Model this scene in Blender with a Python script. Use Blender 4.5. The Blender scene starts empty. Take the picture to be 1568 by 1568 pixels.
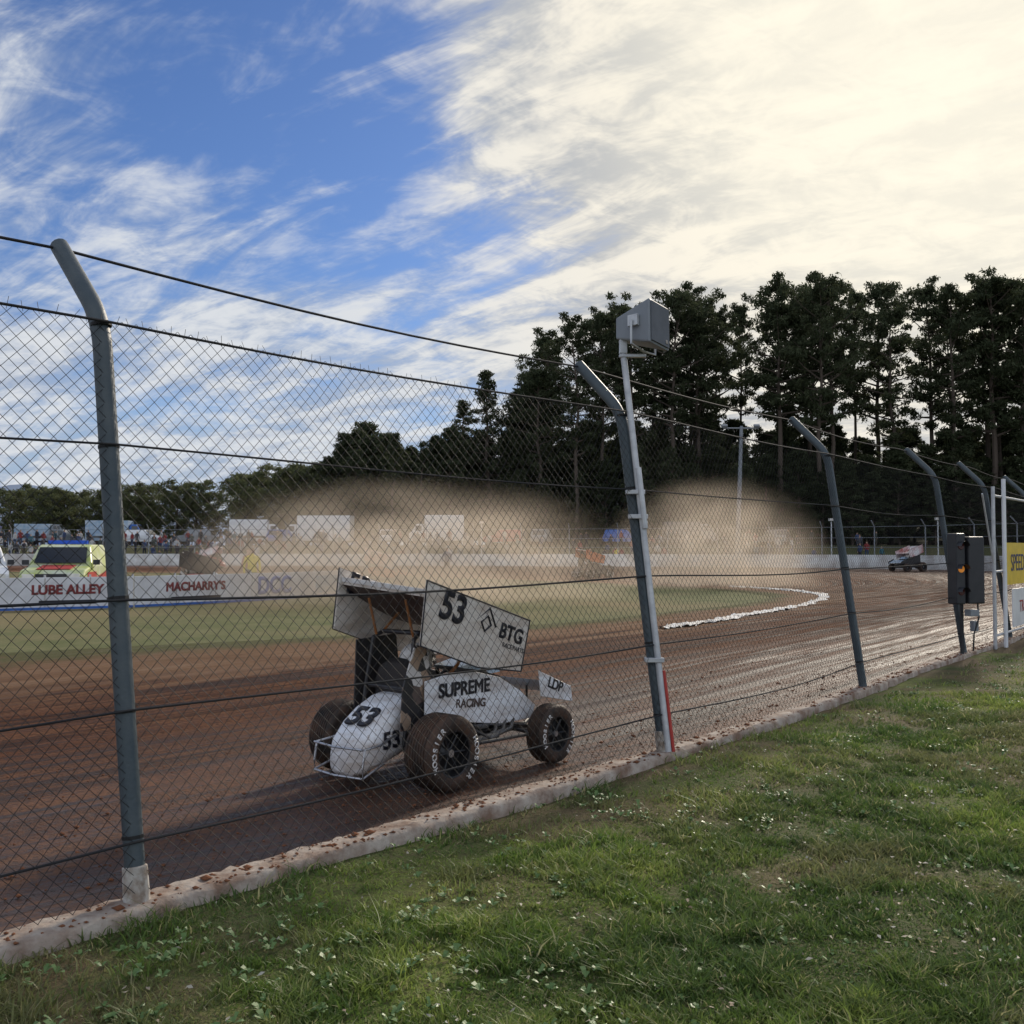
import bpy, math, random
import numpy as np
from mathutils import Vector, Matrix
random.seed(7); rng=np.random.default_rng(7)
sc=bpy.context.scene
sc.view_settings.view_transform='Standard'; sc.view_settings.look='None'; sc.view_settings.exposure=0
COL=sc.collection
R=math.radians
# ---------------------------------------------------------------- helpers
def link(o,parent=None):
    COL.objects.link(o)
    if parent: o.parent=parent
    return o
def empty(name,loc=(0,0,0),rz=0,parent=None):
    e=bpy.data.objects.new(name,None); e.empty_display_size=.2
    e.location=loc; e.rotation_euler=(0,0,rz); return link(e,parent)
class NT:
    def __init__(s,nt): s.nt=nt; s.N=nt.nodes; s.L=nt.links; s.N.clear()
    def n(s,t,**k):
        x=s.N.new(t)
        for a,b in k.items(): setattr(x,a,b)
        return x
    def put(s,sock,v):
        if isinstance(v,bpy.types.NodeSocket): s.L.new(v,sock)
        else: sock.default_value=v
    def m(s,op,a,b=0.0,c=0.0,clamp=False):
        x=s.n('ShaderNodeMath',operation=op); x.use_clamp=clamp
        s.put(x.inputs[0],a); s.put(x.inputs[1],b)
        if op in('MULTIPLY_ADD','SMOOTH_MIN'): s.put(x.inputs[2],c)
        return x.outputs[0]
    def mr(s,v,a,b,c=0.,d=1.,smooth=False):
        x=s.n('ShaderNodeMapRange'); x.interpolation_type='SMOOTHSTEP' if smooth else 'LINEAR'
        s.put(x.inputs[0],v)
        for i,q in enumerate((a,b,c,d)): x.inputs[i+1].default_value=q
        return x.outputs[0]
    def mix(s,f,a,b,mode='MIX'):
        x=s.n('ShaderNodeMix',data_type='RGBA'); x.blend_type=mode
        s.put(x.inputs[0],f)
        for i,q in((6,a),(7,b)):
            if isinstance(q,(tuple,list)) and len(q)==3: q=(*q,1)
            s.put(x.inputs[i],q)
        return x.outputs[2]
    def noise(s,vec,scale,detail=4,rough=.55,dist=0.):
        x=s.n('ShaderNodeTexNoise'); s.L.new(vec,x.inputs['Vector'])
        x.inputs['Scale'].default_value=scale; x.inputs['Detail'].default_value=detail
        x.inputs['Roughness'].default_value=rough; x.inputs['Distortion'].default_value=dist
        return x.outputs['Fac']
    def mapping(s,vec,scale=(1,1,1),rot=(0,0,0),loc=(0,0,0)):
        x=s.n('ShaderNodeMapping'); s.L.new(vec,x.inputs[0])
        x.inputs['Scale'].default_value=scale; x.inputs['Rotation'].default_value=rot; x.inputs['Location'].default_value=loc
        return x.outputs[0]
    def bump(s,h,st=.3,dist=.02):
        x=s.n('ShaderNodeBump'); x.inputs['Strength'].default_value=st; x.inputs['Distance'].default_value=dist
        s.L.new(h,x.inputs['Height']); return x.outputs[0]
def newmat(name):
    m=bpy.data.materials.new(name); m.use_nodes=True; t=NT(m.node_tree)
    out=t.n('ShaderNodeOutputMaterial'); b=t.n('ShaderNodeBsdfPrincipled'); t.L.new(b.outputs[0],out.inputs[0])
    return m,t,b,out
def mat(name,c,rough=.6,metal=0.,c2=None,ns=6.,bump=0.,bs=30.,spec=.4,em=None):
    m,t,b,o=newmat(name)
    tc=t.n('ShaderNodeTexCoord').outputs['Object']
    b.inputs['Roughness'].default_value=rough; b.inputs['Metallic'].default_value=metal
    b.inputs['Specular IOR Level'].default_value=spec
    if c2 is None: c2=tuple(x*.75 for x in c)
    f=t.mr(t.noise(tc,ns,4,.6),.35,.65)
    t.L.new(t.mix(f,c,c2),b.inputs['Base Color'])
    if bump: t.L.new(t.bump(t.noise(tc,bs,3),bump,.01),b.inputs['Normal'])
    if em:
        b.inputs['Emission Color'].default_value=(*em[0],1); b.inputs['Emission Strength'].default_value=em[1]
    return m
def flat(name,c,rough=.6,metal=0.,spec=.3):
    m,t,b,o=newmat(name); b.inputs['Base Color'].default_value=(*c,1); b.inputs['Roughness'].default_value=rough; b.inputs['Metallic'].default_value=metal; b.inputs['Specular IOR Level'].default_value=spec; return m
def fast(name,V,F,mats,parent=None,idx=None,smooth=False,uv=None,attr=None,col=None):
    V=np.asarray(V,dtype=np.float32); F=np.asarray(F,dtype=np.int32)
    me=bpy.data.meshes.new(name); n,k=F.shape
    me.vertices.add(len(V)); me.vertices.foreach_set('co',V.ravel())
    me.loops.add(n*k); me.loops.foreach_set('vertex_index',F.ravel())
    me.polygons.add(n); me.polygons.foreach_set('loop_start',np.arange(0,n*k,k,dtype=np.int32))
    me.polygons.foreach_set('loop_total',np.full(n,k,dtype=np.int32))
    if idx is not None: me.polygons.foreach_set('material_index',np.asarray(idx,dtype=np.int32))
    if smooth: me.polygons.foreach_set('use_smooth',np.ones(n,dtype=bool))
    for m in mats: me.materials.append(m)
    me.update(calc_edges=True)
    if uv is not None:
        l=me.uv_layers.new(name='UVMap'); l.data.foreach_set('uv',np.asarray(uv,dtype=np.float32)[F.ravel()].ravel())
    if attr:
        for an,a in attr.items():
            at=me.attributes.new(an,'FLOAT','POINT'); at.data.foreach_set('value',np.asarray(a,dtype=np.float32))
    if col is not None:
        at=me.attributes.new('col','FLOAT_COLOR','POINT'); cc_=np.ones((len(V),4),np.float32); cc_[:,:3]=col; at.data.foreach_set('color',cc_.ravel())
    o=bpy.data.objects.new(name,me); return link(o,parent)
LAT=[np.random.default_rng(100+i).random((64,64)) for i in range(8)]
def vnoise(x,y,k):
    L=LAT[k%8]; xi=np.floor(x).astype(int); yi=np.floor(y).astype(int); fx=x-xi; fy=y-yi; fx=fx*fx*(3-2*fx); fy=fy*fy*(3-2*fy)
    a=L[xi%64,yi%64];b=L[(xi+1)%64,yi%64];c=L[xi%64,(yi+1)%64];d=L[(xi+1)%64,(yi+1)%64]
    return (a*(1-fx)+b*fx)*(1-fy)+(c*(1-fx)+d*fx)*fy
def fbm(x,y,s,oct=5,k=0,g=.6):
    r=0;w=0;a=1
    for i in range(oct):
        r=r+a*vnoise(x*s+13.7*i+50*k,y*s+7.3*i+31*k,i+k); w+=a; a*=g; s*=2.03
    return r/w
class MB:
    def __init__(s): s.V=[];s.F=[];s.I=[]
    def add(s,V,F,mi=0):
        b=len(s.V); s.V+= [tuple(v) for v in V]; s.F+=[tuple(b+i for i in f) for f in F]; s.I+=[mi]*len(F); return s
    def box(s,c,d,mi=0,rot=None):
        x,y,z=[q/2 for q in d]
        V=[Vector((a,b,e)) for a in(-x,x) for b in(-y,y) for e in(-z,z)]
        if rot: 
            from mathutils import Euler
            M=Euler(rot).to_matrix(); V=[M@v for v in V]
        V=[v+Vector(c) for v in V]
        return s.add(V,[(0,1,3,2),(4,6,7,5),(0,4,5,1),(2,3,7,6),(0,2,6,4),(1,5,7,3)],mi)
    def tube(s,P,r,n=8,mi=0):
        P=[Vector(p) for p in P]; rs=r if isinstance(r,(list,tuple)) else [r]*len(P)
        V=[];F=[];up=None
        for i,p in enumerate(P):
            d=(P[min(i+1,len(P)-1)]-P[max(i-1,0)]).normalized()
            if up is None: up=Vector((0,0,1)) if abs(d.z)<.9 else Vector((1,0,0))
            a=d.cross(up).normalized(); b=a.cross(d).normalized(); up=b
            for k in range(n):
                t=2*math.pi*k/n; V.append(p+(a*math.cos(t)+b*math.sin(t))*rs[i])
        for i in range(len(P)-1):
            for k in range(n): F.append((i*n+k,i*n+(k+1)%n,(i+1)*n+(k+1)%n,(i+1)*n+k))
        F.append(tuple(range(n))[::-1]); F.append(tuple((len(P)-1)*n+k for k in range(n)))
        return s.add(V,F,mi)
    def plate(s,poly,y,th,mi=0):
        n=len(poly); V=[(x,y-th/2,z) for x,z in poly]+[(x,y+th/2,z) for x,z in poly]
        F=[tuple(range(n)),tuple(range(2*n-1,n-1,-1))]+[(i,i+n,(i+1)%n+n,(i+1)%n) for i in range(n)]
        return s.add(V,F,mi)
    def lathe(s,prof,c,n=32,mi=0):
        V=[];F=[];m=len(prof)
        for k in range(n):
            t=2*math.pi*k/n
            for r,y in prof: V.append((c[0]+r*math.cos(t),c[1]+y,c[2]+r*math.sin(t)))
        for k in range(n):
            q=(k+1)%n
            for i in range(m-1): F.append((k*m+i,q*m+i,q*m+i+1,k*m+i+1))
        return s.add(V,F,mi)
    def loft(s,secs,mi=0,n=24):
        V=[];F=[]
        for x,y,z,hw,hh,p in secs:
            for k in range(n):
                t=2*math.pi*k/n; c,q=math.cos(t),math.sin(t)
                V.append((x,y+hw*math.copysign(abs(c)**(2/p),c),z+hh*math.copysign(abs(q)**(2/p),q)))
        for i in range(len(secs)-1):
            for k in range(n): F.append((i*n+k,i*n+(k+1)%n,(i+1)*n+(k+1)%n,(i+1)*n+k))
        F.append(tuple(range(n))); F.append(tuple((len(secs)-1)*n+k for k in range(n))[::-1])
        return s.add(V,F,mi)
    def obj(s,name,mats,parent=None,smooth=False,bevel=0):
        me=bpy.data.meshes.new(name); me.from_pydata(s.V,[],s.F)
        for m in mats: me.materials.append(m)
        me.polygons.foreach_set('material_index',s.I)
        if smooth: me.shade_smooth()
        me.update()
        o=bpy.data.objects.new(name,me); link(o,parent)
        if smooth:
            try: me.set_sharp_from_angle(angle=R(40))
            except Exception: pass
        if bevel:
            b=o.modifiers.new('b','BEVEL'); b.width=bevel; b.segments=2; b.limit_method='ANGLE'
        return o
def txt(s,size,org,xd,yd,m,parent,name='lettering',bold=0.0):
    c=bpy.data.curves.new(name,'FONT'); c.body=s; c.size=size; c.align_x='CENTER'; c.align_y='CENTER'; c.extrude=.001; c.bevel_depth=bold*.8; c.bevel_resolution=0
    c.materials.append(m); o=bpy.data.objects.new(name,c); link(o,parent)
    X=Vector(xd).normalized(); Y=Vector(yd).normalized(); Z=X.cross(Y)
    M=Matrix((X,Y,Z)).transposed().to_4x4(); M.translation=Vector(org); o.matrix_local=M
    return o
# ---------------------------------------------------------------- sun, sky
AZ=R(27); EL=R(27)
S=Vector((math.sin(AZ)*math.cos(EL),math.cos(AZ)*math.cos(EL),math.sin(EL)))
sl=bpy.data.lights.new('sun','SUN'); sl.energy=3.8; sl.angle=R(6); sl.color=(1,.89,.75)
so=bpy.data.objects.new('sun',sl); link(so); so.rotation_euler=S.to_track_quat('Z','Y').to_euler(); so.location=(20,40,40)
w=bpy.data.worlds.new('World'); sc.world=w; w.use_nodes=True
t=NT(w.node_tree)
out=t.n('ShaderNodeOutputWorld'); bg=t.n('ShaderNodeBackground'); t.L.new(bg.outputs[0],out.inputs[0]); bg.inputs[1].default_value=.12
sky=t.n('ShaderNodeTexSky'); sky.sky_type='NISHITA'; sky.sun_disc=False; sky.sun_elevation=EL; sky.sun_rotation=AZ
sky.air_density=1.0; sky.dust_density=.4; sky.ozone_density=3
g=t.n('ShaderNodeTexCoord').outputs['Generated']
nv=t.n('ShaderNodeVectorMath',operation='NORMALIZE'); t.L.new(g,nv.inputs[0]); g=nv.outputs[0]
sp=t.n('ShaderNodeSeparateXYZ'); t.L.new(g,sp.inputs[0]); X,Y,Z=sp.outputs
zc=t.m('ADD',t.m('MAXIMUM',Z,0.0),.27)
cb=t.n('ShaderNodeCombineXYZ'); t.L.new(t.m('DIVIDE',X,zc),cb.inputs[0]); t.L.new(t.m('DIVIDE',Y,zc),cb.inputs[1])
P=cb.outputs[0]
def dot(v):
    d=t.n('ShaderNodeVectorMath',operation='DOT_PRODUCT'); t.L.new(g,d.inputs[0]); d.inputs[1].default_value=Vector(v).normalized(); return d.outputs['Value']
sd=dot(S)
n1=t.noise(t.mapping(t.mapping(P,rot=(0,0,R(20))),(.85,1.5,1),loc=(4.1,2.7,0)),1.5,5,.56,.35)
n2=t.noise(t.mapping(t.mapping(P,rot=(0,0,R(34))),(.75,2.4,1),loc=(1.3,4.2,0)),3.3,6,.62,.5)
n3=t.noise(t.mapping(P,(1,1.3,1)),9.,4,.68,.5)
dens=t.m('ADD',t.m('MULTIPLY',n1,.50),t.m('ADD',t.m('MULTIPLY',n2,.35),t.m('MULTIPLY',n3,.15)))
dens=t.m('ADD',dens,t.mr(sd,.84,.96,0,.19,True))
dens=t.m('ADD',dens,t.mr(Z,.34,.10,0,.085,True))
dens=t.m('SUBTRACT',dens,t.mr(dot((-.10,1,.55)),.94,.995,0,.07,True))
dens=t.m('ADD',dens,t.mr(Y,.1,-.5,0,.08,True))  # extra cloud added behind the camera, part of the fill
mask=t.mr(dens,.42,.60,0,1,True)
sh=t.m('ADD',t.m('MULTIPLY',n3,.40),t.m('MULTIPLY',n2,.60))
shade=t.mr(sh,.40,.60,0,1,True)
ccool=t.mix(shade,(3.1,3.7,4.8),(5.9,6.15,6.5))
back_fill=t.mr(Y,.2,-.5,1,1.55,True)  # unseen clouds behind the camera brightened as added fill light
bc=t.n('ShaderNodeCombineXYZ'); [t.L.new(back_fill,bc.inputs[i]) for i in range(3)]
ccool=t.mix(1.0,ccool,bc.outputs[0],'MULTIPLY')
cwarm=t.mix(shade,(4.2,4.3,4.4),(7.9,7.4,6.4))
warm=t.mr(sd,.78,.96,0,1,True)
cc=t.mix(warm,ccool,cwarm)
glow=t.mr(sd,.91,1.0,0,.75,True)
cc=t.mix(glow,cc,(9.2,8.6,7.1))
base=t.mix(1.0,sky.outputs[0],(.46,.57,.79),'MULTIPLY')
haze=t.mr(Z,.0,.20,.6,0,True)
base=t.mix(haze,base,(3.9,4.7,5.9))
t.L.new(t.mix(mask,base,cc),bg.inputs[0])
# ---------------------------------------------------------------- camera
cam=bpy.data.cameras.new('camera'); co=bpy.data.objects.new('camera',cam); link(co)
cam.sensor_width=36; cam.lens=36.1; cam.clip_end=6000; cam.clip_start=.05
co.location=(0,0,1.6); co.rotation_euler=(R(91.97),0,0); sc.camera=co
# ---------------------------------------------------------------- track layout (metres)
D=np.array((.64,.769)); NN=np.array((-.769,.64)); P1=np.array((-1.70,4.71))
ctl=[]
for tt,wi,ws in((-34,8.2,14.5),(-17,8.2,14.5),(0,8.2,14.3),(6,8.0,13)):
    o=P1+tt*D; ctl.append((o,o+wi*NN,o+ws*NN))
for q in(((5.50,13.9),(-.15,18.9),(-2.6,21)),((8.75,18.2),(3.4,22.4),(1.4,24.3)),((13.1,24.3),(6.1,26.6),(4.2,28)),((18.5,31.5),(8.8,31),(7,31.8)),((24,41),(10.9,36),(9,36)),
 ((29.5,52),(11.4,40),(9.2,39.5)),((34,63),(10.2,44.5),(8,43.5)),((35.5,72),(7,50),(5,48)),((33,80),(2,56),(0,54)),((27,87),(-4,62),(-5.5,60)),
 ((17,92),(-11,67),(-12,65)),((5,95),(-20,71),(-21,69)),((-10,97),(-32,74),(-33,72)),((-40,99),(-55,77),(-55,75)),((-110,101),(-110,79),(-110,77))):
    ctl.append(tuple(np.array(a,float) for a in q))
def catmull(pts,sub=40):
    pts=np.array(pts); out=[]; n=len(pts)
    for i in range(n-1):
        a=pts[max(i-1,0)];b=pts[i];c=pts[i+1];d=pts[min(i+2,n-1)]
        for k in range(sub):
            u=k/sub; out.append(.5*((2*b)+(-a+c)*u+(2*a-5*b+4*c-d)*u*u+(-a+3*b-3*c+d)*u**3))
    out.append(pts[-1]); return np.array(out)
Oc=catmull([c[0] for c in ctl]); Ic=catmull([c[1] for c in ctl]); Sc=catmull([c[2] for c in ctl])
arc=np.concatenate([[0],np.cumsum(np.linalg.norm(np.diff(Oc,axis=0),axis=1))]); arc-=arc[80]
def OP(tt): tt=np.asarray(tt,float); return np.stack([np.interp(tt,arc,Oc[:,0]),np.interp(tt,arc,Oc[:,1])],-1)
def ON(tt):
    d=OP(np.asarray(tt)+.4)-OP(np.asarray(tt)-.4); d/=np.linalg.norm(d,axis=-1,keepdims=True)
    return np.stack([-d[...,1],d[...,0]],-1)
def sm(x): x=np.clip(x,0,1); return x*x*(3-2*x)
def gz(x,y):
    x=np.asarray(x,float); y=np.asarray(y,float)
    z=-.17+2.0*sm((y-103)/14)+7*sm((y-128)/70)*sm((x+10)/40)
    return z
# ground
gx=np.concatenate([-np.geomspace(3000,60,24),np.linspace(-58,70,65),np.geomspace(74,3000,24)])
gy=np.concatenate([-np.geomspace(600,20,10),np.linspace(-18,200,110),np.geomspace(204,4500,26)])
GX,GY=np.meshgrid(gx,gy,indexing='ij'); GZ=gz(GX,GY)
nx,ny=GX.shape; ii=np.arange(nx*ny).reshape(nx,ny)
def gridF(ii): return np.stack([ii[:-1,:-1],ii[1:,:-1],ii[1:,1:],ii[:-1,1:]],-1).reshape(-1,4)
m,t,b,o=newmat('ground_mat')
pos=t.n('ShaderNodeNewGeometry').outputs['Position']
big=t.noise(pos,.09,4,.6); mid=t.noise(pos,.9,5,.65); fine=t.noise(pos,14,4,.7)
c=t.mix(t.mr(mid,.35,.65),(.110,.122,.050),(.18,.17,.085))
c=t.mix(t.mr(big,.45,.62),c,(.23,.18,.10))
c=t.mix(t.mr(fine,.3,.7,0,.45),c,(.06,.075,.025))
sy=t.n('ShaderNodeSeparateXYZ'); t.L.new(pos,sy.inputs[0])
c=t.mix(t.mr(sy.outputs[1],102,118),c,(.055,.06,.03))
t.L.new(c,b.inputs['Base Color']); b.inputs['Roughness'].default_value=.95; b.inputs['Specular IOR Level'].default_value=.1
t.L.new(t.bump(fine,.6,.05),b.inputs['Normal'])
fast('ground',np.stack([GX,GY,GZ],-1).reshape(-1,3),gridF(ii),[m],smooth=True)
# dirt track
na=len(Oc); fr=np.concatenate([np.linspace(0,1,170),np.linspace(1,2,30)[1:]])
w1=np.linalg.norm(Ic-Oc,axis=1); w2=np.linalg.norm(Sc-Ic,axis=1)
TP=np.zeros((na,len(fr),3)); UV=np.zeros((na,len(fr),2)); CR=np.zeros((na,len(fr)))
rut=rng.normal(size=900); rut2=rng.normal(size=900)
for j,f in enumerate(fr):
    if f<=1: p=Oc*(1-f)+Ic*f; cw=w1*f
    else: p=Ic*(2-f)+Sc*(f-1); cw=w1+w2*(f-1)
    TP[:,j,:2]=p; UV[:,j,0]=arc; UV[:,j,1]=cw; CR[:,j]=f
    wv=.5+.5*np.sin(arc*.23+cw*.5)
    TP[:,j,2]=-.146+(.026*np.interp(cw*4.5,np.arange(900),rut)*wv+.024*np.interp(cw*3.1+arc*.06,np.arange(900),rut2)*(1-wv*.5))*min(1,f*8)*(1 if f<1 else .3)
    TP[:,j,2]=np.maximum(TP[:,j,2],-.165) if f<1 else TP[:,j,2]
    if f>1.9: TP[:,j,2]=-.162
ii=np.arange(na*len(fr)).reshape(na,-1)
m,t,b,o=newmat('clay_mat')
uv=t.n('ShaderNodeTexCoord').outputs['UV']
at=t.n('ShaderNodeAttribute',attribute_name='cr').outputs['Fac']
pos=t.n('ShaderNodeNewGeometry').outputs['Position']
st=t.noise(t.mapping(uv,(.06,1.7,1)),1,5,.64,.35); st2=t.noise(t.mapping(uv,(.22,6.5,1)),1,4,.65,.25)
fine=t.noise(pos,24,6,.78); patch=t.noise(pos,.7,3,.6)
dark=t.mix(t.mr(st,.44,.56),(.062,.020,.009),(.215,.085,.039))
dark=t.mix(t.mr(st2,.48,.58,0,.75),dark,(.31,.145,.076))
dark=t.mix(t.mr(st2,.47,.39,0,.85),dark,(.030,.010,.005))
dark=t.mix(t.mr(patch,.44,.66,0,.45),dark,(.11,.040,.020))
dark=t.mix(t.mr(fine,.40,.54,.75,0),dark,(.024,.009,.005))
tan=t.mix(t.mr(st,.35,.65),(.25,.130,.066),(.37,.225,.130))
tan=t.mix(t.mr(patch,.5,.72,0,.6),tan,(.17,.08,.042))
tan=t.mix(t.mr(fine,.38,.56,.4,0),tan,(.10,.05,.028))
e=t.m('ADD',at,t.m('ADD',t.mr(st,.3,.7,-.16,.16),t.mr(patch,.3,.7,-.12,.12)))
c=t.mix(t.mr(e,.82,1.14,0,1,True),dark,tan)
c=t.mix(t.mr(t.m('ADD',e,t.mr(fine,.3,.7,-.3,.3)),1.5,1.85,0,1,True),c,(.15,.15,.06))
t.L.new(c,b.inputs['Base Color'])
ro=t.m('ADD',t.mr(at,0.0,.6,.42,.80),t.m('ADD',t.mr(fine,.38,.58,-.12,.12),t.mr(st2,.40,.60,-.14,.20)))
t.L.new(ro,b.inputs['Roughness']); t.L.new(t.mr(at,0,.6,.48,.12),b.inputs['Specular IOR Level'])
h=t.m('ADD',t.m('MULTIPLY',fine,1.7),t.m('MULTIPLY',st2,3.2))
t.L.new(t.bump(h,1.0,.09),b.inputs['Normal'])
fast('dirt_track',TP.reshape(-1,3),gridF(ii)[:, ::-1],[m],smooth=True,uv=UV.reshape(-1,2),attr={'cr':CR.ravel()})
# white lime line on inside edge
il=np.arange(5*40-2,10*40+10)
pl=Ic[il]; al=np.concatenate([[0],np.cumsum(np.linalg.norm(np.diff(pl,axis=0),axis=1))])
ss=np.arange(0,al[-1],.07); px=np.interp(ss,al,pl[:,0]); py=np.interp(ss,al,pl[:,1])
dx=np.gradient(px);dy=np.gradient(py);nn=np.hypot(dx,dy);dx/=nn;dy/=nn
wv=np.convolve(rng.normal(size=len(ss)+20),np.ones(5)/5,'same')[:len(ss)]; wa=np.clip(.12+.12*wv,.01,.35); wb=np.clip(.12+.12*wv[::-1],.01,.35)
V=[]
for i in range(len(ss)):
    j=.05*math.sin(ss[i]*1.7)+.04*math.sin(ss[i]*4.3)
    for s_,zz in((-wa[i],-.135),(-wa[i]*.4,-.10),(wb[i]*.4,-.10),(wb[i],-.135)): V.append((px[i]-dy[i]*(s_+j),py[i]+dx[i]*(s_+j),zz+.018*rng.normal()))
V=np.array(V); ii=np.arange(len(V)).reshape(-1,4)
fast('painted_line',V,gridF(ii),[mat('lime_mat',(.80,.80,.78),.9,c2=(.5,.45,.38),ns=5)])
# lawn (colour worked out once per vertex from fractal noise)
def lz(x,y): return -.065+.018*np.sin(x*1.3+.7*y)*np.cos(y*.9-.4*x)+.01*np.sin(3.1*x-2.2*y)
def mixc(f,a,b): f=np.clip(f,0,1)[:,None]; return a*(1-f)+np.array(b)*f
def ramp(v,a,b): return np.clip((v-a)/(b-a),0,1)
def side(x,y):
    return (x-P1[0])*.769-(y-P1[1])*.64+.10*np.clip((y-11)/8,0,1)*2.2
def grasscol(x,y):
    a=fbm(x,y,.55,4,1); bb=fbm(x,y,2.6,5,2); nb=fbm(x,y,1.4,4,3); nc=fbm(x,y,1.1,5,4); nd=fbm(x,y,5.5,3,7)
    c=np.tile(np.array((.145,.225,.040)),(len(x),1)); c=mixc(ramp(bb,.42,.58),c,(.30,.37,.085))
    c=mixc(ramp(a,.44,.58)*.85,c,(.075,.125,.036)); c=mixc(ramp(nd,.54,.66)*.6,c,(.055,.095,.026))
    s=side(x,y); br=np.maximum(ramp(-s,-1.8,-.2)*ramp(nb,.42,.58),ramp(nc,.53,.64)*.7)
    return c,br
def lawn_sheet(name,tl,off):
    V=np.zeros((len(tl),len(off),3)); o_=OP(tl); n_=ON(tl)
    for j,f in enumerate(off):
        p=o_-n_*f; V[:,j,:2]=p; V[:,j,2]=lz(p[:,0],p[:,1])
    ii=np.arange(V.shape[0]*V.shape[1]).reshape(V.shape[:2]); V=V.reshape(-1,3)
    c,br=grasscol(V[:,0],V[:,1]); c=mixc(br,c*.60,(.17,.12,.07))
    m,t,b,o=newmat('lawn_mat'); pos=t.n('ShaderNodeNewGeometry').outputs['Position']
    f=t.noise(pos,30,3,.7); ac=t.n('ShaderNodeAttribute',attribute_name='col').outputs['Color']
    t.L.new(t.mix(t.mr(f,.4,.65,.15,.8),ac,(.085,.068,.038)),b.inputs['Base Color']); b.inputs['Roughness'].default_value=.9; b.inputs['Specular IOR Level'].default_value=.1
    t.L.new(t.bump(f,.8,.03),b.inputs['Normal'])
    fast(name,V,gridF(ii),[m],smooth=True,col=c)
lawn_sheet('lawn',np.arange(-30,62,.16),np.concatenate([[.08,.2,.35,.5],np.linspace(.65,14,80),np.geomspace(15,90,20)]))
N=620000
yy=2.6*np.exp(rng.random(N)*math.log(26/2.6)); yy=np.where(rng.random(N)<.5,2.8+rng.random(N)**1.3*9,yy)
xx=(rng.random(N)*1.25-.62)*yy+rng.normal(size=N)*.2
q=side(xx,yy)
dens=ramp(fbm(xx,yy,2.6,4,5),.36,.60)
near=np.clip((q-.1)/1.2,0.28,1)
k=(q>.105)&(rng.random(N)<np.clip(dens*.8+.30,0,1)*near); xx=xx[k];yy=yy[k];q=q[k];N=len(xx)
hn=fbm(xx,yy,4.0,4,6)
hh=(.017+.026*rng.random(N))*(.35+1.5*ramp(hn,.34,.66)); hh=np.where(q<.30,hh*1.3,hh)
hh=np.where(rng.random(N)<.02,hh*1.8,hh)
ang=rng.random(N)*2*math.pi; wd=(.0020+.0020*rng.random(N))*(.7+yy*.14)
lean=rng.normal(size=(N,2))*.75*hh[:,None]; zz=lz(xx,yy)-.004
ca,sa=np.cos(ang)*wd,np.sin(ang)*wd
V=np.zeros((N,5,3)); V[:,0]=np.stack([xx-ca,yy-sa,zz],-1); V[:,1]=np.stack([xx+ca,yy+sa,zz],-1)
mx=xx+lean[:,0]*.35; my=yy+lean[:,1]*.35; mz=zz+hh*.6
V[:,2]=np.stack([mx+ca*.7,my+sa*.7,mz],-1); V[:,3]=np.stack([mx-ca*.7,my-sa*.7,mz],-1)
V[:,4]=np.stack([xx+lean[:,0],yy+lean[:,1],zz+hh],-1)
bi=np.arange(N)[:,None]*5
F=np.concatenate([bi+[0,1,2],bi+[0,2,3],bi+[3,2,4]],0)
c,br=grasscol(xx,yy); rv=rng.random(N)
c=mixc(.5*(1-ramp(rv,0,.8)),c,(.07,.13,.025)); c=mixc(ramp(rv,.86,.94)*.8,c,(.40,.37,.20)); c=mixc(br*.55,c,(.27,.23,.12))
m,t,b,o=newmat('grass_blade_mat'); ac=t.n('ShaderNodeAttribute',attribute_name='col').outputs['Color']
t.L.new(ac,b.inputs['Base Color']); b.inputs['Roughness'].default_value=.5; b.inputs['Specular IOR Level'].default_value=.3
tr=t.n('ShaderNodeBsdfTranslucent'); t.L.new(ac,tr.inputs[0]); ms=t.n('ShaderNodeMixShader'); ms.inputs[0].default_value=.45
t.L.new(b.outputs[0],ms.inputs[1]); t.L.new(tr.outputs[0],ms.inputs[2]); t.L.new(ms.outputs[0],o.inputs[0])
fast('grass',V.reshape(-1,3),F,[m],col=np.repeat(c,5,axis=0))
# weeds: broad leaf rosettes
V=[];F=[]
def leaf(cx,cy,cz,a,l,wd,el):
    b=len(V); ux,uy=math.cos(a),math.sin(a); vx,vy=-uy,ux
    for s_,ww,zz in((0,.15,0),(.4,.8,el*.7),(.75,1,el),(1,0,el*.75)):
        if ww==0: V.append((cx+ux*l,cy+uy*l,cz+zz*l)); continue
        V.append((cx+ux*l*s_+vx*wd*ww,cy+uy*l*s_+vy*wd*ww,cz+zz*l)); V.append((cx+ux*l*s_-vx*wd*ww,cy+uy*l*s_-vy*wd*ww,cz+zz*l))
    F.extend([(b,b+1,b+3,b+2),(b+2,b+3,b+5,b+4),(b+4,b+5,b+6,b+6)])
cnt=0
while cnt<340:
    y=2.9+random.random()**1.5*13; x=(random.random()*1.15-.57)*y
    if side(x,y)<.14: continue
    if side(x,y)>1.6 and random.random()<.5: continue
    cnt+=1
    for g_ in range(random.randint(1,5)):
        cx=x+random.gauss(0,.09); cy=y+random.gauss(0,.09)
        for k in range(random.randint(3,7)): leaf(cx,cy,-.052,random.random()*6.3,random.uniform(.018,.042),random.uniform(.006,.013),random.uniform(.25,.8))
tri=[f[:3] for f in F if f[2]==f[3]]; quad=[f for f in F if f[2]!=f[3]]
me=bpy.data.meshes.new('weeds'); me.from_pydata(V,[],quad+tri); me.materials.append(mat('weed_mat',(.075,.14,.035),.5,c2=(.14,.21,.07),ns=9,spec=.35)); me.update(); link(bpy.data.objects.new('weeds',me))
V=[];F=[]
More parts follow.
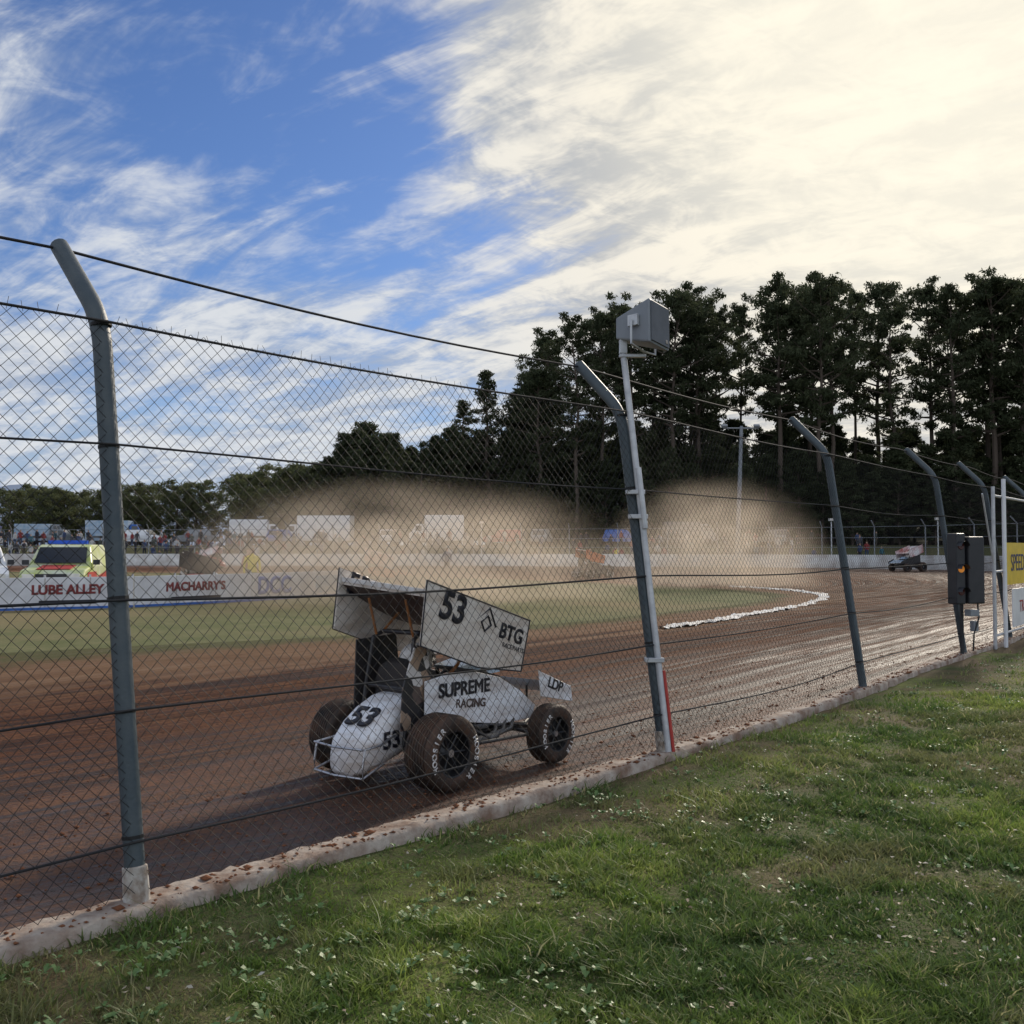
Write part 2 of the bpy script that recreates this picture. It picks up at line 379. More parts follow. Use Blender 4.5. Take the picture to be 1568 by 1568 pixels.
for k in range(5000):
    y=2.9+random.random()**1.4*14; x=(random.random()*1.15-.57)*y
    if side(x,y)<.11 or (math.sin(x*1.1+2)*math.sin(y*.8)<.1 and random.random()<.8): continue
    b=len(V); a=random.random()*6.3; l=random.uniform(.006,.017); zz=lz(x,y)+random.uniform(.014,.034)
    for q_ in range(4):
        aa=a+q_*1.57; r=l*(1 if q_%2 else .5); V.append((x+math.cos(aa)*r,y+math.sin(aa)*r,zz+random.uniform(-.005,.008)))
    F.append((b,b+1,b+2,b+3))
fast('leaf_litter',V,F,[mat('litter_mat',(.46,.44,.37),.7,c2=(.17,.11,.06),ns=3,spec=.3)])
# ---------------------------------------------------------------- kerb
mk_=mat('concrete_kerb_mat',(.41,.355,.30),.9,c2=(.19,.125,.09),ns=5.5,bump=1.0,bs=30,spec=.2)
kerb=empty('concrete_kerb')
prof=[(-.10,-.18),(-.10,-.014),(-.085,0),(.03,.002),(.085,-.002),(.10,-.018),(.108,-.18)]
ts=np.arange(-12,60,.05); V=np.zeros((len(ts),7,3)); o_=OP(ts); n_=ON(ts)
wob=np.convolve(rng.normal(size=len(ts)+10),np.ones(7)/7,'same')[:len(ts)]; wob3=np.convolve(rng.normal(size=len(ts)+10),np.ones(4)/4,'same')[:len(ts)]
for j,(a,z) in enumerate(prof):
    p=o_-n_*(a+(.010*wob+.008*wob3)[:,None]*(1.6 if a>.05 else 1)); V[:,j,:2]=p; V[:,j,2]=z+(.009*wob if z>-.1 else 0)+.004*rng.normal(size=len(ts))
jt=np.isin(np.arange(len(ts))%92,[0]); V[jt,1:6,2]-=.02
ii=np.arange(len(ts)*7).reshape(-1,7)
fast('kerb_body',V.reshape(-1,3),gridF(ii),[mk_],kerb)
V=[];F=[]
ico=[(0,0,1),(.9,0,.1),(0,.9,0),(-.9,.1,0),(0,-.9,.05),(0,0,-1)]; icf=[(0,1,2),(0,2,3),(0,3,4),(0,4,1),(5,2,1),(5,3,2),(5,4,3),(5,1,4)]
for k in range(10000):
    tt=random.uniform(-5,24); 
    on=random.random()<.17
    f_=random.uniform(-.095,.07) if on else .1+abs(random.gauss(0,1.6))
    p=OP(tt)+ON(tt)*f_; z=0.0 if on else -.142
    s_=random.uniform(.004,.014)*(1 if random.random()<.93 else 2.0); b=len(V)
    if on: s_*=1.2
    for v in ico: V.append((p[0]+v[0]*s_*random.uniform(.6,1.5),p[1]+v[1]*s_*random.uniform(.6,1.5),z+.2*s_+v[2]*s_*.5))
    F+= [tuple(b+i for i in f) for f in icf]
fast('dirt_clods',V,F,[mat('clod_mat',(.22,.095,.05),.95,c2=(.13,.055,.03),ns=8,spec=.1)])
# ---------------------------------------------------------------- catch fence
fence=empty('chain_link_fence')
m_post=mat('post_paint',(.042,.060,.072),.5,c2=(.066,.082,.090),ns=6,spec=.4,bump=.25,bs=60)
m_wh=mat('post_base_white',(.50,.48,.44),.8,c2=(.22,.17,.13),ns=14)
m_wire=flat('wire_mat',(.022,.022,.022),.65,0,.2)
m_cable=flat('cable_mat',(.018,.018,.02),.7)
LH=2.71; LN=.39
def FP(tt,h,out=0):
    p=OP(tt)+ON(tt)*(LN*np.asarray(h)/LH+out)[...,None]
    return np.concatenate([p,np.asarray(h,float)[...,None]*np.ones_like(p[...,:1])],-1)
pts_t=[-9.2,-4.6,0,4.5,9.2,14.0,17.3]+[21.8+4.5*i for i in range(8)]
for i,tt in enumerate(pts_t):
    b0=FP(np.array(tt),np.array(0.)); b1=FP(np.array(tt),np.array(LH)); n=np.array([*ON(tt),0]); up=(b1-b0)/np.linalg.norm(b1-b0)
    a=.43;bb=.44
    tip=b1+n*a+np.array([0,0,bb]); d2=(tip-b1)/np.linalg.norm(tip-b1)
    c=[b0-up*.02,b0+up*1.3]
    for k in range(7):
        u=k/6; A=b1-up*.16;B=b1;C_=b1+d2*.16; c.append((1-u)**2*A+2*u*(1-u)*B+u*u*C_)
    c+=[tip,tip+d2*.012]
    r=.046
    MB().tube(c,[r]*(len(c)-2)+[r,r*.7],14,0).obj('fence_post',[m_post],fence,True)
    if i>=2 and i<4:
        MB().tube([b0-up*.01,b0+up*.15,b0+up*.155],[.060,.056,.05],14).obj('post_base',[m_wh],fence,True)
    mb=MB()
    for h in(.28,.84,1.36,2.08,2.68):
        q_=FP(np.array(tt),np.array(h)); mb.tube([q_-up*.008,q_+up*.008],.0495,12)
    mb.obj('tie_wires',[m_wire],fence)
def segs(A,B,r,ns=3):
    d=B-A; d/=np.linalg.norm(d,axis=1,keepdims=True)
    ref=np.tile(np.array([.769,-.64,.1]),(len(A),1)); a=np.cross(d,ref); a/=np.linalg.norm(a,axis=1,keepdims=True); bb=np.cross(d,a)
    V=np.zeros((len(A),2*ns,3))
    for k in range(ns):
        th=2*math.pi*k/ns; o=(a*math.cos(th)+bb*math.sin(th))*r; V[:,k]=A+o; V[:,k+ns]=B+o
    base=np.arange(len(A))[:,None]*2*ns
    F=np.concatenate([base+[k,(k+1)%ns,(k+1)%ns+ns,k+ns] for k in range(ns)],0)
    return V.reshape(-1,3),F
def wob2(tt,h): return .022*np.sin(tt*1.37+h*1.1)*np.sin(h*math.pi/LH)+.010*np.sin(tt*4.1+h*3)
def net(t0,t1,st,r):
    nt=int((t1-t0)/st); nh=int((LH-.04)/st)
    I,J=np.meshgrid(np.arange(nt),np.arange(nh),indexing='ij'); I=I.ravel();J=J.ravel(); ev=(I+J)%2==0
    ta=t0+np.where(ev,I,I+1)*st; tb=t0+np.where(ev,I+1,I)*st; ha=.04+J*st; hb=.04+(J+1)*st
    sag=lambda T,Hh: Hh-.02*np.sin((T%4.55)/4.55*math.pi)*Hh/LH+.005*np.sin(T*5+Hh*7)
    oo=np.where(ev,.0022,-.0022)
    A=FP(ta,sag(ta,ha),wob2(ta,ha)+oo-.045); B=FP(tb,sag(tb,hb),wob2(tb,hb)+oo-.045)
    return segs(A,B,r)
V,F=net(-7,21.8,.0375,.0016); fast('chain_link_mesh',V,F,[m_wire],fence)
V,F=net(21.8,52,.15,.0025); fast('chain_link_mesh_b',V,F,[m_wire],fence)
tt=np.arange(-7,22.4,.075); sg=-.02*np.sin((tt%4.55)/4.55*math.pi)
A=FP(tt,np.full(len(tt),LH-.035)+sg,-.045+0*tt); B=FP(tt+.02*rng.normal(size=len(tt)),np.full(len(tt),LH+.018)+sg+.006*rng.normal(size=len(tt)),-.045+.01*rng.normal(size=len(tt)))
V,F=segs(A,B,.0014); fast('wire_barbs',V,F,[m_wire],fence)
mb=MB()
for h,r in((2.70,.007),(2.08,.006),(1.36,.0075),(.84,.006),(.28,.006)):
    T=np.arange(-8,54,.5); sg=.025*np.sin(((T%4.55)/4.55)*math.pi)+.012*np.sin(T*.9+h*5)
    p=FP(T,h-sg,-.052+0*T); mb.tube([tuple(q) for q in p],r,6)
T=np.arange(-8,54,.5); p=FP(T,np.full(len(T),LH),.41+0*T); p[:,2]+=.42-.05*np.sin(((T%4.55)/4.55)*math.pi)
mb.tube([tuple(q) for q in p],.008,6)
mb.obj('fence_cables',[m_cable],fence)
# ---------------------------------------------------------------- loudspeaker pole
lp=empty('loudspeaker_pole'); m_galv=mat('galvanised',(.52,.53,.54),.45,.3,c2=(.38,.39,.41),ns=9)
m_spk=mat('speaker_grey',(.22,.24,.26),.5,c2=(.18,.195,.215),ns=3); m_grl=mat('speaker_grille',(.10,.11,.125),.6); m_red=mat('red_paint',(.42,.04,.03),.5)
a=np.array((1.225,8.10,.0)); b_=np.array((.905,8.40,3.30)); P_=lambda u:tuple(a+(b_-a)*u)
MB().tube([P_(0),P_(1)],.026,14).obj('pole',[m_galv],lp,True)
MB().tube([tuple(np.array(P_(0))+[.04,0,0]),tuple(np.array(P_(.19))+[.035,0,0])],.014,10).obj('red_marker_rod',[m_red],lp,True)
mb=MB()
for u in(.215,.56,.62): 
    c=np.array(P_(u)); mb.box(c+[-.03,0.01,0],(.15,.10,.035),0)
mb.tube([tuple(np.array(P_(.53))+[0.012,-.035,0]),tuple(np.array(P_(.68))+[.012,-.035,0])],.024,8); mb.obj('clamps',[m_galv],lp,True,.004)
sp_=empty('speaker',(1.07,8.32,3.37),0,lp); sp_.rotation_euler=(R(-4),R(6),R(52))
mb=MB(); V=[(-.16,-.15,-.17),(.16,-.15,-.17),(.16,-.15,.20),(-.16,-.15,.20),(-.07,.22,-.05),(.07,.22,-.05),(.07,.22,.13),(-.07,.22,.13)]
mb.add(V,[(0,1,2,3),(5,4,7,6),(0,4,5,1),(3,2,6,7),(0,3,7,4),(1,5,6,2)],0); mb.obj('speaker_box',[m_spk],sp_,False,.014)
MB().box((0,-.158,.015),(.28,.012,.33),0).box((.09,-.167,-.11),(.03,.006,.03),1).obj('speaker_grille',[m_grl,m_wh],sp_,False,.004)
MB().tube([(-.19,0,.04),(-.19,.0,-.16),(0.0,0,-.18),(.19,0,-.16),(.19,0,.04)],.010,8).box((-.155,0,.04),(.03,.09,.09)).box((.155,0,.04),(.03,.09,.09)).obj('bracket',[m_galv],sp_,True)
MB().box((.99,8.38,3.17),(.22,.05,.025)).box((.915,8.40,3.26),(.06,.08,.14)).obj('mounting_arm',[m_galv],lp,False,.004)
# ---------------------------------------------------------------- signal light box
tl_=empty('traffic_light',(6.80,15.45,0),R(15)); m_blk=mat('black_housing',(.018,.02,.024),.4,c2=(.03,.03,.035)); m_amb=mat('amber_lens',(.6,.22,.03),.2,em=((1,.35,.05),.25)); m_dl=mat('dark_lens',(.08,.02,.02),.2)
mb=MB().box((.08,0,1.26),(.28,.34,1.0)).box((-.16,-.02,1.28),(.16,.22,1.06))
mb.obj('housing',[m_blk],tl_,False,.02)
mb=MB()
for i,z in enumerate((1.62,1.28,.94)):
    mb.lathe([(.001,0),(.05,0),(.06,.015),(.06,.02)],(-.16,-.14,z),18,1 if i==1 else 0)
mb.obj('lenses',[m_dl,m_amb],tl_,True)
mb=MB()
for z in(1.62,1.28,.94):
    c=[(-.16+.072*math.cos(x),z+.072*math.sin(x)) for x in np.linspace(0,math.pi,12)]; V=[(x,-.13,q) for x,q in c]+[(x,-.24,q) for x,q in c]
    mb.add(V,[(i,i+1,i+13,i+12) for i in range(11)])
mb.box((.0,.08,.60),(.04,.04,1.4)).tube([(.14,-.1,.76),(.16,-.1,.55),(.1,-.06,.3),(.12,-.02,.05)],.012,6); mb.obj('visors_and_stand',[m_blk],tl_)
MB().box((.08,-.05,.62),(.16,.14,.10)).box((.14,-.02,.42),(.08,.1,.16),0).obj('junction_box',[m_spk],tl_,False,.01)
# ---------------------------------------------------------------- track gate with banner
m_yel=mat('yellow_banner',(.72,.50,.03),.5,c2=(.6,.42,.03)); m_navy=mat('navy_print',(.02,.03,.12),.5); m_white=mat('white_paint',(.72,.73,.74),.4,c2=(.6,.61,.63),ns=2)
g0=OP(15.5)-ON(15.5)*.12; gt=empty('track_gate',(g0[0],g0[1],0),R(53))
MB().tube([(0,0,-.1),(0,0,2.6)],.03,10).tube([(.55,-.05,-.1),(.55,-.05,2.75)],.035,10,1).tube([(4.0,0,-.1),(4.0,0,2.6)],.035,10).tube([(0,0,2.45),(4,0,2.45)],.022,8).tube([(0,0,.15),(4,0,.15)],.022,8).tube([(0,0,1.2),(4,0,1.2)],.02,8).tube([(-.75,.0,2.45),(0,0,1.3),(.1,0,.3)],.015,8).obj('gate_frame',[m_galv,m_white],gt,True)
MB().box((2.2,-.035,1.32),(3.2,.02,.72)).box((2.5,-.035,.55),(2.6,.02,.66),1).obj('banner',[m_yel,m_white],gt)
txt('SPEEDWAY',.42,(2.1,-.05,1.32),(1,0,0),(0,0,1),m_navy,gt); txt('TRACKSIDE',.3,(2.5,-.05,.55),(1,0,0),(0,0,1),m_red,gt)
# ---------------------------------------------------------------- race car
m_tyre=mat('tyre_rubber',(.020,.017,.015),.7,c2=(.085,.047,.030),ns=7,bump=.6,bs=45,spec=.35); m_rim=mat('rim_black',(.03,.03,.032),.35,.4); m_alu=mat('aluminium',(.5,.5,.52),.35,.9)
m_seat=mat('black_panel',(.02,.02,.022),.4,c2=(.035,.03,.03)); m_tube=mat('cage_black',(.03,.028,.03),.35); m_tubeo=mat('cage_orange',(.30,.12,.04),.4); m_ltr=mat('black_vinyl',(.012,.012,.02),.4); m_wlt=mat('white_vinyl',(.70,.70,.70),.5,c2=(.5,.46,.42),ns=20)
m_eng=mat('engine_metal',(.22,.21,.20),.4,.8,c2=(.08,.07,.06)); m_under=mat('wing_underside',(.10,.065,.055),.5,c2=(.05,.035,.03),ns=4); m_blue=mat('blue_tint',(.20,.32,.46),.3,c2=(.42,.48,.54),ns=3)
m,t,b,o=newmat('camo_panel'); tc=t.n('ShaderNodeTexCoord').outputs['Object']; vo=t.n('ShaderNodeTexVoronoi'); t.L.new(tc,vo.inputs[0]); vo.inputs['Scale'].default_value=11
sx=t.n('ShaderNodeSeparateXYZ'); t.L.new(vo.outputs['Color'],sx.inputs[0]); cr=t.n('ShaderNodeValToRGB'); cr.color_ramp.interpolation='CONSTANT'
el=cr.color_ramp.elements; el[0].color=(.02,.018,.02,1); el[1].position=.42; el[1].color=(.30,.21,.15,1); e_=el.new(.68); e_.color=(.10,.07,.06,1); e_=el.new(.85); e_.color=(.55,.52,.5,1)
t.L.new(sx.outputs[0],cr.inputs[0]); t.L.new(cr.outputs[0],b.inputs['Base Color']); b.inputs['Roughness'].default_value=.4; m_camo=m
def dirty(name,c1,dirt,rough=.3):
    m,t,b,o=newmat(name); tc=t.n('ShaderNodeTexCoord').outputs['Object']
    s_=t.n('ShaderNodeSeparateXYZ'); t.L.new(tc,s_.inputs[0])
    n1=t.noise(t.mapping(tc,(1,1,3)),4,7,.65); n2=t.noise(tc,38,5,.72)
    f=t.m('ADD',t.mr(n1,.40,.66,0,.6),t.mr(s_.outputs[2],.50,.15,0,.35)); f=t.m('MAXIMUM',f,t.mr(n2,.58,.64,0,.85),clamp=True)
    t.L.new(t.mix(f,c1,dirt),b.inputs['Base Color']); t.L.new(t.mr(f,0,.6,rough,.8),b.inputs['Roughness']); return m
def race_car(loc,rz,body,wing,num='53',l1='BTG',l2='SUPREME',sc_=1.0):
    E=empty('race_car',loc,rz); E.scale=(sc_,)*3
    def wheel(x,y,r,wd,side_,nm):
        hw=wd/2; p=[(r*.60,-hw*.9),(r*.72,-hw*1.02),(r*.88,-hw*1.0),(r*.965,-hw*.88),(r*.995,-hw*.7)]
        for k in range(-3,4): p+= [(r,hw*(k*.2-.06)),(r*.975,hw*(k*.2-.045)),(r*.975,hw*(k*.2+.045)),(r,hw*(k*.2+.06))]
        p+=[(r*.995,hw*.7),(r*.965,hw*.88),(r*.88,hw),(r*.72,hw*1.02),(r*.60,hw*.9)]
        mb=MB().lathe(p,(x,y,r),40,0)
        mb.lathe([(r*.61,-hw*.93),(r*.57,-hw*.9),(r*.54,-hw*.3),(r*.54,hw*.3),(r*.57,hw*.9),(r*.61,hw*.93)],(x,y,r),32,1)
        q=hw*.45*side_
        mb.lathe([(.001,q),(r*.16,q),(r*.2,q*.8),(r*.36,q*.5),(r*.55,q*.55)],(x,y,r),24,1)
        for k in range(6):
            a=k*math.pi/3; mb.tube([(x+math.cos(a)*r*.1,y+q*1.05,r+math.sin(a)*r*.1),(x+math.cos(a)*r*.53,y+q*1.35,r+math.sin(a)*r*.53)],r*.035,6,1)
        mb.lathe([(.001,q*1.5),(r*.1,q*1.5),(r*.12,q*1.0)],(x,y,r),14,2)
        mb.obj(nm,[m_tyre,m_rim,m_alu],E,True)
        if side_<0:
            for word,c0 in (('HOOSIER',R(165)),('HOOSIER',R(-15))):
                for k,ch in enumerate(word):
                    a=c0-(k-3)*R(12.5); rr=r*.80
                    c_=Vector((x+math.cos(a)*rr,y-hw*1.025,r+math.sin(a)*rr))
                    txt(ch,r*.22,c_,(math.sin(a),0,-math.cos(a)),(math.cos(a),0,math.sin(a)),m_wlt,E,'tyre_lettering',.003)
    wheel(0,-.53,.275,.27,-1,'right_rear_wheel'); wheel(0,.53,.275,.25,1,'left_rear_wheel')
    wheel(1.28,-.53,.235,.17,-1,'right_front_wheel'); wheel(1.28,.53,.235,.17,1,'left_front_wheel')
    MB().tube([(0,-.5,.28),(0,.5,.28)],.03,10).tube([(1.28,-.5,.235),(1.28,.5,.235)],.025,10).tube([(0,-.42,.28),(.75,-.30,.25)],.014,8).tube([(0,.42,.28),(.75,.30,.25)],.014,8).tube([(1.28,-.42,.26),(.9,-.25,.36)],.012,8).tube([(1.28,.42,.26),(.9,.25,.36)],.012,8).tube([(1.30,-.42,.24),(1.0,-.1,.28)],.010,8).lathe([(.001,-.02),(.09,-.02),(.1,0),(.09,.02),(.001,.02)],(0,-.24,.28),20).obj('axles',[m_eng],E,True)
    MB().loft([(-.50,0,.19,.06,.05,2.5),(-.475,0,.21,.14,.10,3),(-.42,0,.25,.19,.14,3.5),(-.31,0,.32,.215,.175,3.8),(-.18,0,.38,.225,.20,4),(-.05,0,.43,.225,.21,4),(.06,0,.45,.22,.21,4)],0).obj('tail_tank',[body],E,True)
    nrm=Vector((-.54,0,.84))
    txt(num,.27,Vector((-.29,-.01,.497))+nrm*.012,(0,-1,0),(.84,0,.54),m_ltr,E,'tail_number',.012)
    txt(num,.17,(-.21,-.2275,.35),(1,0,.1),(0,0,1),m_ltr,E,'tail_number_side',.006)
    side_poly=[(.02,.76),(.30,.80),(.55,.79),(.87,.71),(1.12,.58),(1.32,.44),(1.28,.34),(.9,.34),(.5,.40),(.02,.44)]
    MB().plate(side_poly,-.33,.012).plate(side_poly,.33,.012).obj('side_panels',[body],E,False,.004)
    txt(l2,.145,(.45,-.340,.665),(1,0,-.03),(0,0,1),m_ltr,E,'side_lettering',.006); txt('RACING',.09,(.52,-.340,.545),(1,0,-.05),(.1,0,1),m_under,E,'side_lettering_b',.003)
    MB().add([(.60,-.325,.795),(.60,.325,.795),(.87,.325,.725),(.87,-.325,.725),(1.12,.325,.595),(1.12,-.325,.595),(1.32,.29,.455),(1.32,-.29,.455),(1.5,.16,.40),(1.5,-.16,.40),(1.5,.14,.30),(1.5,-.14,.30)],[(0,3,2,1),(3,5,4,2),(5,7,6,4),(7,9,8,6),(9,11,10,8)]).obj('hood',[body],E)
    MB().box((.62,0,.26),(1.4,.56,.02)).obj('floor_pan',[m_seat],E)
    MB().plate([(-.20,.42),(-.18,.72),(-.06,1.02),(.05,1.04),(.12,.80),(.06,.42)],-.30,.012).obj('arm_guard',[m_camo],E,False,.004)
    MB().plate([(-.10,.52),(-.08,1.04),(.34,1.06),(.40,.60),(.36,.50)],.31,.014).obj('radiator_panel',[m_seat],E,False,.004)
    mb=MB()
    for s_ in(-1,1):
        mb.tube([(-.1,s_*.24,.30),(-.04,s_*.24,.7),(.02,s_*.22,1.06),(.10,s_*.20,1.10),(.52,s_*.20,1.06),(.62,s_*.22,.98),(.80,s_*.28,.70),(1.4,s_*.16,.38)],.017,8,0)
        mb.tube([(-.1,s_*.24,.30),(1.3,s_*.24,.28),(1.5,s_*.14,.3)],.017,8,0)
        mb.tube([(-.08,s_*.24,.45),(.45,s_*.26,.84),(.62,s_*.22,.98)],.013,8,1)
        mb.tube([(.03,s_*.2,1.08),(-.05,s_*.2,1.36)],.010,8,1); mb.tube([(.10,s_*.2,1.1),(.30,s_*.2,1.26)],.010,8,1); mb.tube([(.5,s_*.2,1.06),(.62,s_*.2,1.17)],.010,8,1)
        mb.tube([(-.1,s_*.2,.4),(-.35,s_*.26,.34),(-.50,s_*.26,.33),(-.52,s_*.26,.2),(-.52,s_*.26,.13),(-.3,s_*.24,.2)],.009,8,2)
        mb.tube([(.22,s_*.3,.30),(.26,s_*.52,.30),(.34,s_*.60,.30),(.92,s_*.58,.28),(1.0,s_*.50,.28),(1.04,s_*.3,.28)],.014,8,0)
        mb.tube([(.4,s_*.3,.42),(.5,s_*.58,.30)],.011,8,0)
        mb.tube([(1.45,s_*.14,.36),(1.45,s_*.14,.62)],.010,8,0)
    for z in(.33,.13): mb.tube([(-.52,-.26,z),(-.56,0,z),(-.52,.26,z)],.009,8,2)
    for x,z in((.10,1.10),(.52,1.06),(-.04,.7)): mb.tube([(x,-.2,z),(x,.2,z)],.016,8,0)
    mb.tube([(1.5,-.3,.25),(1.78,-.25,.26),(1.8,0,.26),(1.78,.25,.26),(1.5,.3,.25)],.012,8,0)
    mb.obj('roll_cage_and_frame',[m_tube,m_tubeo,m_alu],E,True)
    mb=MB().box((.95,0,.44),(.38,.36,.22)).box((.95,-.13,.56),(.34,.10,.08),0,(R(35),0,0)).box((.95,.13,.56),(.34,.10,.08),0,(R(-35),0,0))
    for x in(.85,.95,1.05): mb.tube([(x,-.18,.48),(x,-.32,.36),(x-.1,-.38,.30),(.6,-.40,.26)],.018,8)
    mb.tube([(.75,-.40,.27),(.28,-.42,.27)],.035,10); mb.obj('engine',[m_eng],E,True,.004)
    MB().loft([(.02,0,.62,.20,.26,3),(.08,0,.64,.19,.27,3),(.14,0,.62,.17,.2,3)]).obj('seat',[m_seat],E,True)
    mb=MB().loft([(.16,0,.55,.10,.14,2.2),(.22,0,.60,.17,.20,2.4),(.32,0,.58,.16,.18,2.4),(.38,0,.55,.1,.12,2.2)],0)
    for s_ in(-1,1): mb.tube([(.26,s_*.17,.72),(.40,s_*.24,.58),(.58,s_*.12,.62)],[.055,.045,.03],10,0); mb.lathe([(.001,-.03),(.03,-.02),(.035,0),(.03,.02),(.001,.03)],(.59,s_*.11,.62),10,1)
    mb.obj('driver_body',[mat('race_suit',(.05,.05,.06),.8),m_seat],E,True)
    mb=MB().loft([(.26+.145*math.cos(a),0,.87,max(.002,.12*math.sin(a)),max(.002,.14*math.sin(a)),2.2) for a in np.linspace(math.pi*.99,.01*math.pi,14)],0)
    mb.obj('driver_helmet',[m_wlt],E,True); MB().loft([(.335,0,.885,.105,.05,3),(.395,0,.885,.08,.04,3),(.41,0,.885,.05,.03,3)]).obj('helmet_visor',[m_ltr],E,True)
    MB().tube([(.62+.0,.12*math.cos(a),.64+.12*math.sin(a)) for a in np.linspace(0,2*math.pi,17)],.012,8).obj('steering_wheel',[m_seat],E,True)
    W=empty('top_wing',(.45,0,1.30),0,E); W.rotation_euler=(R(4.5),0,0)
    pp=[(-.125,1.516),(1.085,1.159),(1.01,.754),(.475,.834),(-.155,1.044)]; pp=[(x-.45,z-1.265) for x,z in pp]
    MB().plate(pp,-.47,.014).plate(pp,.47,.014).obj('wing_side_panels',[wing],W,False,.004)
    mb=MB()
    for yy_ in(-.479,.479):
        for i in range(5):
            a_=pp[i];b2=pp[(i+1)%5]; mb.tube([(a_[0],yy_,a_[1]),(b2[0],yy_,b2[1])],.006,6)
    mb.obj('wing_panel_trim',[m_ltr],W)
    n=14; V=[];F=[]
    for k in range(n+1):
        u=k/n; x=-.10+1.10*u; z=1.42-.40*u-.055*math.sin(u*math.pi)
        for yy_ in(-.463,.463):
            V.append((x-.45,yy_,z-1.265)); V.append((x-.45,yy_,z-1.265-.03-.03*math.sin(u*math.pi)))
    FT=[(4*k,4*k+2,4*k+6,4*k+4) for k in range(n)]; FB=[(4*k+1,4*k+5,4*k+7,4*k+3) for k in range(n)]
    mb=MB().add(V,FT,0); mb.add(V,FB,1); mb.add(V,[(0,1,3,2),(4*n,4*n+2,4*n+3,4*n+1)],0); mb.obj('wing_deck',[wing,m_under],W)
    MB().box((-.555,0,.165),(.012,.92,.035)).obj('wing_wicker',[m_wlt],W)
    xd=Vector((1,0,-.295)); yd=Vector((.06,0,1)); yd=(yd-xd.normalized()*yd.dot(xd.normalized()))
    txt(num,.29,(-.28,-.4785,.03),xd,yd,m_ltr,W,'wing_number',.012)
    txt(l1,.16,(.41,-.4785,-.205),xd,yd,m_ltr,W,'wing_lettering',.007)
    txt('RACE PARTS',.05,(.44,-.4785,-.315),xd,yd,m_ltr,W,'wing_lettering_b',.001)
    cx,cz=.10,-.10
    for rr in(.12,.06):
        q_=[Vector((cx,-.479,cz))+xd.normalized()*rr*a2+yd.normalized()*rr*b2 for a2,b2 in((1,0),(0,1),(-1,0),(0,-1),(1,0))]; MB().tube(q_,.010,4).obj('wing_logo',[m_ltr],W)
    txt(num,.24,(-.38,.463-.004,.10),(1,0,-.295),(.295,0,1),m_ltr,W,'wing_number_inner_b',.009)
    q_=[(1.22,.74),(1.66,.57),(1.68,.44),(1.25,.53)]
    MB().plate(q_,-.45,.010).plate(q_,.45,.010).obj('nose_wing_panels',[body],E,False,.003)
    MB().add([(1.24,-.445,.66),(1.24,.445,.66),(1.45,.445,.57),(1.45,-.445,.57),(1.66,.445,.50),(1.66,-.445,.50)],[(0,3,2,1),(3,5,4,2)]).obj('nose_wing_deck',[m_blue],E)
    txt('LDP',.12,(1.44,-.457,.60),(1,0,-.36),(.36,0,1),m_ltr,E,'nose_lettering',.004)
    MB().plate([(.60,.80),(.95,.86),(1.10,.72),(.87,.71)],0,.3).obj('windscreen_cowl',[m_blue],E,False,.01)
    return E
m_body=dirty('car_white',(.80,.82,.86),(.34,.26,.20)); m_wing=dirty('wing_white',(.80,.77,.72),(.46,.38,.31))
race_car((-.91,7.79,-.148),math.atan2(.769,.64),m_body,m_wing)
m_or=mat('car_orange',(.55,.14,.04),.35); m_rd=mat('car_red',(.40,.05,.05),.35); m_cw=mat('clean_white',(.7,.7,.7),.4,c2=(.4,.1,.08),ns=1.2)
race_car((29.2,74.5,-.148),R(208),m_seat,m_cw,'8','XR','PERF',1.25)
race_car((-11.6,36.5,-.16),R(12),m_rd,m_seat,'21','MV','SPEED',1.05)
race_car((-6.6,47,-.16),R(8),m_or,m_cw,'5','RS','TOOLS',1.1)
race_car((4.0,58,-.155),R(30),m_seat,m_or,'17','QK','TYRES',1.1)
race_car((-24,84,-.15),R(178),m_rd,m_cw,'5','RS','TOOLS',1.2)
# ---------------------------------------------------------------- infield advertising barrier
ad=empty('advertising_barrier'); m_ban=mat('banner_white',(.66,.67,.70),.5,c2=(.48,.48,.50),ns=1.2); m_bb=mat('print_blue',(.03,.12,.42),.5); m_br=mat('print_dark_red',(.20,.03,.03),.5)
wp=[(-26,26.8),(-19.5,27.4),(-14.2,28.4),(-11.1,30.2),(-8.5,33.6),(-6.2,38)]
for i in range(len(wp)-1):
    A=Vector((*wp[i],-.16));B=Vector((*wp[i+1],-.16)); d=(B-A); l=d.length; rz=math.atan2(d.y,d.x); e=empty('panel_group',A,rz,ad)
    nb=3
    for k in range(nb):
        MB().box((l*(k+.5)/nb,0,.46),(l/nb-.03,.05,.90)).obj('banner_panel',[m_ban],e,False,.01)
        MB().tube([(l*k/nb,.06,0),(l*k/nb,.06,.98)],.03,8).obj('barrier_post',[m_galv],e)
    MB().box((l/2,-.03,.035),(l-.05,.02,.07)).obj('skirting',[m_bb],e)
    words={0:'SPEEDWAY',1:'TYRE CENTRE',2:'LUBE ALLEY',3:"MACHARRY'S",4:'DCC'}
    txt(words[i],.42 if i<2 else (.36 if i<4 else .78),(l*(.5 if i!=4 else .22),-.031,.55 if i!=4 else .47),(1,0,0),(0,0,1),[m_bb,m_bb,m_br,m_br,m_bb][i],e,'banner_print',.02 if i<4 else .035)
    if i in(2,3): MB().box((l*.5,-.028,.20),(l*.42,.006,.12)).obj('banner_stripe',[m_ltr],e)
    if i==4: MB().box((l*.78,-.028,.45),(1.2,.006,.6)).obj('banner_stripe',[m_blue],e)
